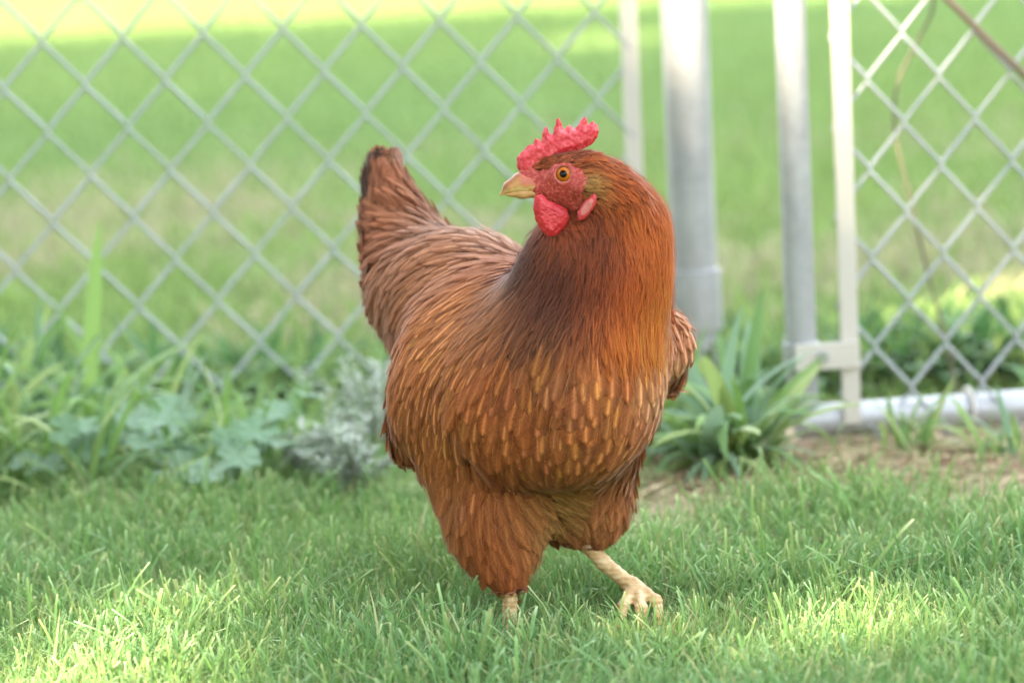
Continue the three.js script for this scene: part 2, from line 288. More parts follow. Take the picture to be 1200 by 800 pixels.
const headField = (x, y, z) => {
  let d = dist(headB, x, y, z, 0.006);
  for (let i = 0; i < 2; i++) {
    const c = eyeC[i], a = eyeAxis[i], vx = x - c.x, vy = y - c.y, vz = z - c.z, h = vx * a.x + vy * a.y + vz * a.z, q = Math.sqrt(Math.max(0, vx * vx + vy * vy + vz * vz - h * h));
    const ring = Math.hypot(q - 0.0066, h - 0.0034) - 0.0014, ring2 = Math.hypot(q - 0.0092, h - 0.0018) - 0.0012;
    for (const e of [ring, ring2]) { const kk = Math.max(0.0016 - Math.abs(d - e), 0) / 0.0016; d = Math.min(d, e) - kk * kk * 0.0004; }
    d = Math.max(d, -(Math.hypot(vx, vy, vz) - 0.0060));
  }
  return d - 0.0010 * (fbm(x * 300, y * 300, z * 300) - 0.5) - 0.0004 * (noise(x * 1000, y * 1000, z * 1000) - 0.5);
};
const hb = box(headB, 0.004);
const headGeo = surfaceNets(headField, hb.min, hb.max, 0.0009), headRoots = headGeo.clone();
// legs: scaled shanks and toes
const legB = bones([
  [[690, 640, -0.045, 10], [708, 660, -0.045, 9]], [[708, 660, -0.045, 9], [742, 688, -0.04, 9.5]], [[742, 688, -0.04, 12], [750, 697, -0.036, 11]],
  [[752, 692, -0.034, 8.5], [769, 704, -0.026, 6.8]], [[769, 704, -0.026, 6.8], [776, 731, -0.02, 4.5]],
  [[747, 696, -0.032, 8.5], [752, 713, -0.014, 6.8]], [[752, 713, -0.014, 6.8], [751, 737, -0.008, 4.5]],
  [[740, 694, -0.032, 8], [731, 710, -0.02, 6.2]], [[731, 710, -0.02, 6.2], [727, 732, -0.014, 4.2]], [[738, 696, -0.042, 6], [722, 716, -0.06, 4]],
  [[598, 685, 0.0, 9], [597, 738, -0.002, 8.5]], [[597, 738, -0.002, 10], [597, 742, 0.0, 9]],
  [[597, 743, 0.0, 7], [580, 752, 0.022, 6]], [[580, 752, 0.022, 6], [566, 763, 0.042, 4.5]], [[598, 744, 0.0, 7], [598, 757, 0.03, 6]], [[598, 757, 0.03, 6], [598, 770, 0.058, 4.5]],
  [[600, 743, 0.0, 7], [618, 752, 0.024, 6]], [[618, 752, 0.024, 6], [632, 760, 0.042, 4.5]], [[597, 742, -0.004, 6], [604, 738, -0.026, 4]],
]);
const legField = (x, y, z) => { const s = Math.sin(y * 1750 + 0.6 * Math.sin(x * 300)); return dist(legB, x, y, z, 0.0026) - 0.00036 * s * Math.abs(s) - 0.0003 * (noise(x * 500, y * 500, z * 500) - 0.5); };
const lb = box(legB, 0.003);
const legGeo = surfaceNets(legField, lb.min, lb.max, 0.001);
const facePoly = [[600, 186], [632, 200], [646, 192], [664, 188], [680, 196], [689, 208], [684, 222], [682, 240], [672, 250], [630, 246], [600, 240]];
const inv = camera.matrixWorld.clone().invert();
const toPx = (p) => { const q = p.clone().applyMatrix4(inv); return [600 + 4000 * q.x / -q.z, 400 - 4000 * q.y / -q.z, D0 + q.z]; };
function paint(g, fn) { const p = g.attributes.position, c = [], v = V(); for (let i = 0; i < p.count; i++) { v.fromBufferAttribute(p, i); const k = fn(v); c.push(k.r, k.g, k.b); } g.setAttribute('color', new THREE.Float32BufferAttribute(c, 3)); return g; }
const cSkin = lin(168, 50, 44), cSkin2 = lin(200, 90, 76), cDown = lin(120, 66, 34), cLid = lin(186, 104, 84);
paint(trunkGeo, () => cDown); paint(skinUnder, () => cDown);
paint(headGeo, (v) => {
  const [x, y] = toPx(v); if (!inPoly(facePoly, x, y)) return cDown;
  let e = 1; for (let i = 0; i < 2; i++) e = Math.min(e, v.distanceTo(eyeC[i]));
  const k = noise(v.x * 900, v.y * 900, v.z * 900);
  return e < 0.0078 ? cLid : cSkin.clone().lerp(cSkin2, sstep(0.45, 0.75, k));
});
{ // under the feathers the skin of head and nape lies deeper
  const p = headGeo.attributes.position, n = headGeo.attributes.normal, v = V();
  for (let i = 0; i < p.count; i++) { v.fromBufferAttribute(p, i); const [x, y] = toPx(v); if (!inPoly(facePoly, x, y)) p.setXYZ(i, v.x - n.getX(i) * 0.0028, v.y - n.getY(i) * 0.0028, v.z - n.getZ(i) * 0.0028); }
}
paint(legGeo, (v) => { const k = fbm(v.x * 260, v.y * 260, v.z * 260), r = noise(v.x * 80, v.y * 900); return lin(190, 152, 98).lerp(lin(214, 186, 138), sstep(0.3, 0.7, k)).lerp(lin(176, 132, 80), 0.35 * sstep(0.62, 0.8, r)); });
const body = mesh('body', mergeGeometries([skinUnder, headGeo, legGeo]), phy({ vertexColors: true, roughness: 0.55, sheen: 0.3, sheenColor: new THREE.Color(1, 0.9, 0.85) }), hen);

// comb, wattles, ear lobe: lens-shaped slabs of pebbly skin
function slab(poly, w, thick, edge, axisTilt, bump, cell, fr = 420) {
  const P2 = poly.map(([x, y]) => [(x - 600) * PX, (400 - y) * PX]), lo = [1e9, 1e9], hi = [-1e9, -1e9];
  for (const q of P2) for (let k = 0; k < 2; k++) { lo[k] = Math.min(lo[k], q[k]); hi[k] = Math.max(hi[k], q[k]); }
  const sd = (x, y) => { let m = 1e9, c = false; for (let i = 0, j = P2.length - 1; i < P2.length; j = i++) { const [ax, ay] = P2[j], [bx, by] = P2[i], ex = bx - ax, ey = by - ay, t = clamp(((x - ax) * ex + (y - ay) * ey) / (ex * ex + ey * ey), 0, 1); m = Math.min(m, Math.hypot(x - ax - t * ex, y - ay - t * ey)); if ((ay > y) !== (by > y) && x < (bx - ax) * (y - ay) / (by - ay) + ax) c = !c; } return c ? m : -m; };
  const f = (x, y, z) => { const q = sd(x, y), zz = z - axisTilt(x, y); const half = q <= 0 ? -(-q) : lerp(edge, thick, sstep(0, 0.005, q)) * 0.5 * Math.sqrt(Math.min(1, q / 0.0016)); const e = q <= 0 ? Math.hypot(-q, zz) : Math.abs(zz) - half; return e - bump * 1.1 * (noise(x * fr, y * fr, zz * fr) - 0.5) - bump * 0.6 * (noise(x * fr * 2.3, y * fr * 2.3, zz * 900) - 0.5); };
  const g = surfaceNets(f, V(lo[0] - 0.002, lo[1] - 0.002, -thick - 0.006), V(hi[0] + 0.002, hi[1] + 0.002, thick + 0.006), cell);
  const p = g.attributes.position, sc = (D0 - w) / D0, v = V();
  for (let i = 0; i < p.count; i++) { v.fromBufferAttribute(p, i).multiplyScalar(sc); v.z -= D0 - w; v.applyMatrix4(camera.matrixWorld); p.setXYZ(i, v.x, v.y, v.z); }
  g.computeVertexNormals(); return g;
}
const redSkin = (a, b) => (v) => a.clone().lerp(b, sstep(0.4, 0.75, fbm(v.x * 380, v.y * 380, v.z * 380)));
const fleshy = phy({ vertexColors: true, roughness: 0.5, sheen: 0.1, sheenColor: new THREE.Color(1, 0.85, 0.85), clearcoat: 0.1, clearcoatRoughness: 0.45 });
const comb = [[606, 197], [606, 184], [611, 178], [615, 175], [619, 170], [624, 169], [627, 162], [631, 163], [634, 167], [636, 155], [639.5, 147], [642, 150], [644, 157], [647, 158], [650, 148], [653, 137], [656, 139], [659, 147], [662, 151], [665, 147], [668, 146], [671, 149], [675, 150], [680, 142], [685, 136], [688, 139], [688.5, 145], [691, 144], [695, 141], [700, 146], [702.5, 152], [701, 160], [697, 166], [690, 171.5], [680, 176], [667, 180], [655, 184], [646, 190], [638, 199], [626, 205], [612, 206]];
mesh('comb', paint(slab(comb, HW, 0.008, 0.0022, (x, y) => 0.0025 * Math.sin(x * 90) * sstep(0.12, 0.16, y), 0.0006, 0.0005, 560), redSkin(lin(194, 32, 42), lin(222, 88, 90))), fleshy, hen);
const wattle = [[627, 229], [624.5, 242], [627, 257], [635, 271], [642.5, 277.5], [652, 276], [662.5, 266], [667.5, 255], [665, 246], [656, 240], [642, 234], [635, 227]];
for (const s of [1, -1]) mesh('wattle', paint(slab(wattle, HW + s * 0.009, 0.007, 0.0025, () => 0, 0.0007, 0.0005, 800), redSkin(lin(188, 26, 34), lin(206, 56, 56))), fleshy, hen);
const lobe = [[677, 259.5], [676.5, 248], [685, 235], [696, 226], [700.5, 231], [697.5, 242.5], [690, 252.5], [683, 258]];
const lobeC = [H(688, 241, 0)];
for (const s of [1, -1]) mesh('ear_lobe', paint(slab(lobe, HW + s * 0.0192, 0.0045, 0.002, () => 0, 0.0007, 0.0008), (v) => { const [x, y] = toPx(v); return inPoly(lobe.map(([a, b]) => [688 + (a - 688) * 0.6, 242 + (b - 242) * 0.6]), x, y) ? lin(186, 104, 92) : lin(186, 46, 50); }), fleshy, hen);
// eyes
for (let i = 0; i < 2; i++) {
  const g = new THREE.SphereGeometry(0.0063, 64, 64), p = g.attributes.position, c = [];
  for (let k = 0; k < p.count; k++) {
    const a = Math.acos(clamp(p.getY(k) / 0.0063, -1, 1)) * 0.0063, ph = Math.atan2(p.getZ(k), p.getX(k));
    const q = a < 0.0026 ? lin(14, 10, 8) : a < 0.0058 ? lin(196, 112, 28).lerp(lin(150, 70, 14), noise(ph * 6, a * 1500)) : a < 0.0064 ? lin(90, 50, 20) : lin(196, 180, 150);
    c.push(q.r, q.g, q.b);
  }
  g.setAttribute('color', new THREE.Float32BufferAttribute(c, 3));
  const e = mesh('eye', g, phy({ vertexColors: true, roughness: 0.2, specularIntensity: 0.25, clearcoat: 0.2, clearcoatRoughness: 0.03 }), hen); e.position.copy(eyeC[i]).addScaledVector(eyeAxis[i], 0.0); e.quaternion.setFromUnitVectors(V(0, 1, 0), eyeAxis[i]);
}
{ // beak in two halves with a nostril
  const upper = bones([[[636, 213.5, HW, 13], [610, 213.5, HW, 10.3], 0.8], [[610, 213.5, HW, 10.3], [597, 219, HW, 6.4], 0.75], [[597, 219, HW, 6.4], [587, 228, HW, 1.8], 0.75], [[598, 220, HW, 4], [636, 219, HW, 6], 1.25]]);
  const lower = bones([[[636, 225, HW, 6.5], [612, 227, HW, 5], 1.1], [[612, 227, HW, 5], [595, 227.5, HW, 2.6], 1]]);
  const nos = [1, -1].map((s) => H(618, 206.5, HW).addScaledVector(Fw, s * 0.0054));
  const fu = (x, y, z) => { let d = dist(upper, x, y, z, 0.003); for (const n of nos) { const q = V(x, y, z).sub(n), a = q.dot(Rt) * 0.8 - q.dot(Up) * 0.25, b = q.dot(Up); d = Math.max(d, -(Math.hypot(a * 0.55, b * 1.6, q.dot(Fw)) - 0.0016)); } return d - 0.00022 * (fbm(x * 300, y * 700, z * 300) - 0.5); };
  const fl = (x, y, z) => dist(lower, x, y, z, 0.003) - 0.0002 * (fbm(x * 300, y * 500, z * 300) - 0.5);
  const ub = box(upper, 0.003), lw = box(lower, 0.003), horn = phy({ vertexColors: true, roughness: 0.42, clearcoat: 0.25, clearcoatRoughness: 0.35 });
  const beak = mesh('beak', paint(surfaceNets(fu, ub.min, ub.max, 0.0007), (v) => { const [x, y] = toPx(v), n = fbm(v.x * 220, v.y * 500, v.z * 220); const ridge = sstep(13, 3, y - (x > 606 ? 201 : 201 + (606 - x) * 0.95)); return lin(196, 142, 78).lerp(lin(226, 196, 138), 0.7 * sstep(0.45, 0.6, n) * sstep(216, 222, y)).lerp(lin(140, 70, 38), clamp(ridge * (0.5 + n), 0, 1) * 0.85).lerp(lin(190, 92, 70), 0.9 * sstep(605, 614, x + 8 * (n - 0.5)) * sstep(220, 214, y)); }), horn, hen);
  mesh('lower_beak', paint(surfaceNets(fl, lw.min, lw.max, 0.0008), (v) => lin(206, 164, 100).lerp(lin(186, 130, 72), fbm(v.x * 250, v.y * 250, v.z * 250))), horn, beak);
}

// ---- feathers
function featherTex(kind, salt) {
  const W = kind === 'flight' ? 128 : 128, Hh = 256, nb = kind === 'fluff' ? 60 : 76;
  return dataTex(W, Hh, (uu, v) => {
    const u = uu * 2 - 1, a = Math.abs(u), side = u > 0 ? 1 : 2, s = v - a * (kind === 'hackle' ? 0.30 : kind === 'flight' ? 0.12 : 0.22), bid = Math.floor(s * nb), bf = s * nb - bid;
    const r1 = hash3(bid + 99, side, salt), r2 = hash3(bid + 7, side + 5, salt), clump = noise(s * 9 + 31, side * 7.7, salt);
    let h;
    const t = clamp(s + (kind === 'hackle' ? 0.2 : 0.16) * a, 0, 1);
    if (kind === 'hackle') h = t < 0.35 ? lerp(0.5, 0.95, t / 0.35) : 0.95 * (1 - Math.pow((t - 0.35) / 0.65, 1.8));
    else if (kind === 'flight') h = t < 0.1 ? lerp(0.4, 0.9, t / 0.1) : t < 0.85 ? 0.92 : 0.92 * Math.sqrt(Math.max(0, 1 - ((t - 0.85) / 0.15) ** 2));
    else h = t < 0.45 ? lerp(0.5, 0.95, sstep(0, 0.45, t)) : 0.95 * Math.pow(Math.max(0, 1 - ((t - 0.45) / 0.55) ** 2.3), 0.8);
    const fray = kind === 'fluff' ? 0.65 : kind === 'hackle' ? 0.4 : kind === 'flight' ? 0.05 : 0.34;
    h *= 1 - fray * r1 * (0.4 + 0.6 * clump);
    let al = a < h ? 1 : 0;
    const gap = kind === 'fluff' ? 0.5 : kind === 'hackle' ? 0.35 : kind === 'flight' ? 0 : 0.5;
    if (a > 0.45 * h && bf < gap * (a / Math.max(h, 0.01)) * (0.4 + 0.9 * r2)) al = 0;
    if (a < 0.045 && v < 0.96) al = 1;
    const barb = 0.82 + 0.3 * (r1 - 0.5) + 0.22 * (noise(s * 40, a * 3 + side * 9, salt) - 0.5) - 0.25 * (bf < 0.22 ? 1 : 0);
    const lace = kind === 'contour' ? 1 - 0.14 * sstep(0.4, 0.9, a / Math.max(h, 0.05)) : kind === 'hackle' ? 0.72 + 0.5 * sstep(0.15, 0.75, a / Math.max(h, 0.05)) : 1; let c = [0.5 * barb * lace, 0.34 * barb * lace, 0.25 * barb * lace];
    const strength = [1.0, 0.7, 0.45, 0.85][salt % 4], wS = kind === 'hackle' ? 0.1 : kind === 'fluff' ? 0.12 : 0.08 * sstep(0.2, 0.75, v), pale = Math.pow(clamp(1 - a / (wS + 0.08 + 0.14 * r2), 0, 1), 0.9) * (kind === 'contour' ? strength : kind === 'hackle' ? 0.4 * strength : kind === 'flight' ? 0.2 : 0.25) * sstep(1.02, 0.85, v);
    const pc = kind === 'contour' ? [0.97, 0.80, 0.68] : [0.8, 0.64, 0.5];
    c = c.map((x, k) => lerp(x, pc[k], pale * (0.75 + 0.5 * r1)));
    if (a < 0.03) c = c.map((x, k) => lerp(x, [0.92, 0.85, 0.75][k], kind === 'contour' ? 0.45 * strength : 0.2));
    return [...c, al];
  });
}
function featherGeo(camber, sag, nx = 4, ny = 6) {
  const pos = [], uv = [], idx = [];
  for (let j = 0; j <= ny; j++) for (let i = 0; i <= nx; i++) { const x = i / nx - 0.5, y = j / ny; pos.push(x, y, -camber * x * x * 4 * 0.25 - sag * y * y); uv.push(i / nx, y); if (i < nx && j < ny) { const o = j * (nx + 1) + i; idx.push(o, o + 1, o + nx + 1, o + 1, o + nx + 2, o + nx + 1); } }
  return geom(pos, idx, uv);
}
const fKinds = ['contour', 'hackle', 'fluff', 'flight'], fMat = {}, fGeo = { contour: featherGeo(0.35, 0.16), hackle: featherGeo(0.25, 0.10, 2, 6), fluff: featherGeo(0.2, 0.1), flight: featherGeo(0.16, 0.10, 4, 10) };
const fBase = (k, v) => ({ map: featherTex(k, 11 + v * 5), alphaTest: 0.5, side: THREE.DoubleSide, roughness: 1, transmission: 0.3, specularIntensity: 0.6, sheen: 0.3, sheenRoughness: 0.5, sheenColor: new THREE.Color(1, 0.9, 0.8) });
for (const k of fKinds) fMat[k] = [0, 1, 2, 3].map((v) => phy(fBase(k, v)));
// plumage map: where, lie of the feathers, kind, length and width in mm, colour
const plumage = [
  // neck
  [700, 186, 0.04, [1, 0.25], 'hackle', 9, 2.8, [150, 76, 34]], [665, 188, 0.044, [1, -0.1], 'hackle', 7, 2.4, [140, 70, 34]], [745, 212, 0.03, [0.8, 0.8], 'hackle', 17, 4, [158, 80, 34]], [715, 215, 0.065, [0.75, 0.7], 'hackle', 13, 3.4, [150, 74, 32]],
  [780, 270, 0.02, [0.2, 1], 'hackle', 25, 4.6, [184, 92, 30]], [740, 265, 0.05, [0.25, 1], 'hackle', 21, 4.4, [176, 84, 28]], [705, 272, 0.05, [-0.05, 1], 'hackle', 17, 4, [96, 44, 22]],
  [786, 330, 0.02, [0.05, 1], 'hackle', 27, 5, [192, 100, 22]], [745, 330, 0.08, [0.05, 1], 'hackle', 27, 5, [176, 80, 14]], [735, 385, 0.08, [0, 1], 'hackle', 27, 5, [182, 90, 20]], [775, 390, 0.05, [0, 1], 'hackle', 26, 5, [188, 102, 28]],
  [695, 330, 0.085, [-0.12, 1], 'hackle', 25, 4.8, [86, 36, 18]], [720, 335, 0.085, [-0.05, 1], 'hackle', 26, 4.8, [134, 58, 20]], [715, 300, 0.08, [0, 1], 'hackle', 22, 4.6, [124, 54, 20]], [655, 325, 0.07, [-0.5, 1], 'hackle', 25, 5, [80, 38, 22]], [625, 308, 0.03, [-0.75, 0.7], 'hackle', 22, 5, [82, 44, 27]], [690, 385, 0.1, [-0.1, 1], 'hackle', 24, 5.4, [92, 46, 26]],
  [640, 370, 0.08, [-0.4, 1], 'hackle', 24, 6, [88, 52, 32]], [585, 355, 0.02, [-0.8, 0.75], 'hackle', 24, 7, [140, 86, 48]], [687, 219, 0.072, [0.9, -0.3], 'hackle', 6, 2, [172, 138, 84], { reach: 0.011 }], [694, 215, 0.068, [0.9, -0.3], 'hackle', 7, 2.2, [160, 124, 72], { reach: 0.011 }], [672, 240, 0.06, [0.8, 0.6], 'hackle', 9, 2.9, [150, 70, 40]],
  // breast
  [640, 425, 0.075, [-0.2, 1], 'contour', 26, 20.0, [140, 82, 44]], [700, 440, 0.08, [0, 1], 'contour', 24, 20.0, [158, 94, 54]], [757, 440, 0.04, [0.05, 1], 'contour', 23, 20.0, [186, 120, 82]], [797, 410, -0.05, [0.2, 1], 'contour', 23, 18.1, [186, 120, 88]],
  [700, 505, 0.075, [0, 1], 'contour', 26, 21.1, [160, 94, 50]], [600, 480, 0.05, [-0.45, 1], 'contour', 27, 21.1, [174, 98, 50]], [640, 545, 0.05, [-0.1, 1], 'contour', 26, 20.0, [158, 88, 46]], [755, 500, 0.03, [-0.1, 1], 'contour', 23, 18.1, [166, 98, 60]], [560, 545, 0.04, [-0.3, 1], 'contour', 27, 20.0, [154, 82, 42]],
  // near wing
  [545, 395, 0.0, [-0.9, 0.62], 'contour', 26, 13.5, [168, 104, 58]], [500, 440, -0.03, [-0.85, 0.6], 'contour', 24, 13.5, [168, 98, 50]], [455, 490, -0.09, [-0.4, 1], 'contour', 21, 12.0, [146, 80, 38]], [540, 490, 0.01, [-0.75, 0.7], 'contour', 24, 14.9, [170, 98, 46]], [500, 520, -0.03, [-0.6, 0.8], 'contour', 23, 13.5, [156, 88, 42]],
  // back, rump, tail
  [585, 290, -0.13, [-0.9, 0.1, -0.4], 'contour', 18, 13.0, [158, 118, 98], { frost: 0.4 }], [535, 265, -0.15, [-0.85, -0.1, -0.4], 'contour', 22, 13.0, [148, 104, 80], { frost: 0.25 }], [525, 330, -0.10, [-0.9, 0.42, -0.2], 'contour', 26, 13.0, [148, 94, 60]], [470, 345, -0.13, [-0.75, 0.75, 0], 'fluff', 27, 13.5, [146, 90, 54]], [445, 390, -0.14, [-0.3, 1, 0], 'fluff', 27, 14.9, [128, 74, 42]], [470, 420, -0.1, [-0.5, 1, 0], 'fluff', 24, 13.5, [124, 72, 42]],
  [490, 255, -0.19, [-0.7, -0.6, 0], 'fluff', 29, 12.2, [150, 96, 66]], [455, 290, -0.17, [-0.75, -0.1, 0], 'fluff', 27, 12.2, [146, 88, 58]], [452, 225, -0.19, [-0.25, -1, 0], 'fluff', 24, 12.2, [152, 96, 72]], [470, 200, -0.2, [-0.1, -1, 0], 'fluff', 20, 10.8, [158, 108, 84]],
  [432, 192, -0.195, [-0.3, -1, 0], 'fluff', 18, 8, [54, 40, 36], { reach: 0.014 }], [426, 232, -0.195, [-0.4, -1, 0], 'fluff', 22, 9, [62, 44, 38], { reach: 0.012 }], [462, 184, -0.2, [0.1, -1, 0], 'fluff', 16, 6, [150, 134, 118], { reach: 0.01 }],
  // thighs
  [505, 580, 0.0, [0.15, 1], 'fluff', 24, 14.9, [150, 92, 48]], [540, 630, 0.03, [0.3, 1], 'fluff', 24, 13.5, [154, 84, 40]], [590, 610, 0.05, [0.25, 1], 'fluff', 26, 14.9, [152, 90, 44]], [595, 670, 0.03, [0.1, 1], 'fluff', 19, 10.8, [150, 82, 40]], [635, 610, 0.03, [0.85, 0.5], 'fluff', 26, 13.5, [150, 98, 56]], [665, 610, -0.01, [0.8, 0.6], 'fluff', 22, 13.5, [160, 116, 68]],
  [715, 590, 0.0, [-0.05, 1], 'fluff', 24, 13.5, [164, 102, 66]], [740, 560, -0.03, [0, 1], 'fluff', 20, 12.2, [156, 96, 56]], [700, 630, -0.03, [-0.1, 1], 'fluff', 17, 10.8, [158, 100, 62]],
].map(([x, y, w, d, k, L, wd, c, o = {}]) => ({ p: H(x, y, w), d: dirH(d[0], d[1], d[2] ?? 0), k, L: L / 1000, W: (k === 'hackle' && wd > 3 ? wd * 0.9 : wd) / 1000, c: lin(...c), ...o }));
seed = 1231;
trunkGeo.deleteAttribute('color'); const skinGeo = mergeGeometries([trunkGeo, headRoots]).toNonIndexed(); 
const feathers = [];
{
  const p = skinGeo.attributes.position, n = p.count / 3, acc = new Float32Array(n); let tot = 0; const a = V(), b = V(), c = V(), e = V(), f = V();
  const bodyTris = trunkGeo.index.count / 3;
  for (let i = 0; i < n; i++) { a.fromBufferAttribute(p, i * 3); b.fromBufferAttribute(p, i * 3 + 1); c.fromBufferAttribute(p, i * 3 + 2); e.subVectors(b, a).cross(f.subVectors(c, a)); tot += e.length() / 2; acc[i] = tot; }
  const cell = 0.011, grid = new Map(), key = (q) => `${Math.floor(q.x / cell)},${Math.floor(q.y / cell)},${Math.floor(q.z / cell)}`;
  for (let tries = 0; tries < 260000; tries++) {
    const r = rnd() * tot; let lo = 0, hi = n - 1; while (lo < hi) { const m = (lo + hi) >> 1; acc[m] < r ? (lo = m + 1) : (hi = m); }
    a.fromBufferAttribute(p, lo * 3); b.fromBufferAttribute(p, lo * 3 + 1); c.fromBufferAttribute(p, lo * 3 + 2);
    let u = rnd(), v = rnd(); if (u + v > 1) { u = 1 - u; v = 1 - v; }
    const q = a.clone().addScaledVector(e.subVectors(b, a), u).addScaledVector(f.subVectors(c, a), v), isHead = lo >= bodyTris;
    // skip points buried in the other solid
    if (isHead ? bodyField(q.x, q.y, q.z) < -0.001 : headField(q.x, q.y, q.z) < -0.001) continue;
    const [sx, sy] = toPx(q);
    const bristle = sx < 700 && sy < 262 && sx > 590 && sy > 150 && inPoly(facePoly.map(([a, b]) => [648 + (a - 648) * 0.9, 214 + (b - 214) * 0.9]), sx, sy); if (bristle && (rnd() > 0.45 || q.distanceTo(eyeC[0]) < 0.011 || q.distanceTo(eyeC[1]) < 0.011 || (sx < 664 && sy < 222))) continue;
    if (inPoly(lobe, sx, sy) && rnd() < 0.9) continue;
    // blend the plumage map
    let W = 0, L = 0, wd = 0; const d = V(), col = new THREE.Color(0, 0, 0), ws = [];
    for (const m of plumage) { const d2 = m.p.distanceToSquared(q), w = 1 / (1e-8 + d2 * d2) * (m.reach ? Math.exp(-d2 / (m.reach * m.reach)) : 1); ws.push(w); W += w; L += w * m.L; wd += w * m.W; d.addScaledVector(m.d, w); col.r += w * m.c.r; col.g += w * m.c.g; col.b += w * m.c.b; }
    L /= W; wd /= W; col.multiplyScalar(1 / W);
    if (bristle) { L = 0.0045; wd = 0.0007; }
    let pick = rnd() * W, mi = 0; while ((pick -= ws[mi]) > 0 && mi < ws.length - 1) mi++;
    const k = bristle ? 'hackle' : plumage[mi].k;
    const rad = bristle ? 0.0013 : Math.min(0.34 * L, 0.62 * wd) * (k === 'contour' ? 1.0 : k === 'hackle' ? 0.8 : 0.72);
    let ok = true; const gx = Math.floor(q.x / cell), gy = Math.floor(q.y / cell), gz = Math.floor(q.z / cell);
    for (let i = -1; ok && i <= 1; i++) for (let j = -1; ok && j <= 1; j++) for (let h = -1; ok && h <= 1; h++) { const l = grid.get(`${gx + i},${gy + j},${gz + h}`); if (l) for (const o of l) if (o.distanceToSquared(q) < rad * rad) { ok = false; break; } }
    if (!ok) continue;
    const kk = key(q); grid.has(kk) ? grid.get(kk).push(q) : grid.set(kk, [q]);
    const F = isHead ? headField : bodyField, h = 0.002, N = V(F(q.x + h, q.y, q.z) - F(q.x - h, q.y, q.z), F(q.x, q.y + h, q.z) - F(q.x, q.y - h, q.z), F(q.x, q.y, q.z + h) - F(q.x, q.y, q.z - h)).normalize();
    d.addScaledVector(N, -d.dot(N)); if (d.lengthSq() < 1e-12) continue; d.normalize();
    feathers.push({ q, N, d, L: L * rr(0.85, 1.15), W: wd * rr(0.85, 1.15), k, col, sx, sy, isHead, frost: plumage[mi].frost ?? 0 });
  }
}
function featherMatrix(o, tilt, roll) {
  const d = o.d.clone().applyAxisAngle(o.N, roll), y = d.clone().multiplyScalar(Math.cos(tilt)).addScaledVector(o.N, Math.sin(tilt)), z = o.N.clone().multiplyScalar(Math.cos(tilt)).addScaledVector(d, -Math.sin(tilt)), x = y.clone().cross(z);
  return new THREE.Matrix4().makeBasis(x.multiplyScalar(o.W), y.multiplyScalar(o.L), z.multiplyScalar(o.L)).setPosition(o.q.clone().addScaledVector(o.N, -0.0006));
}
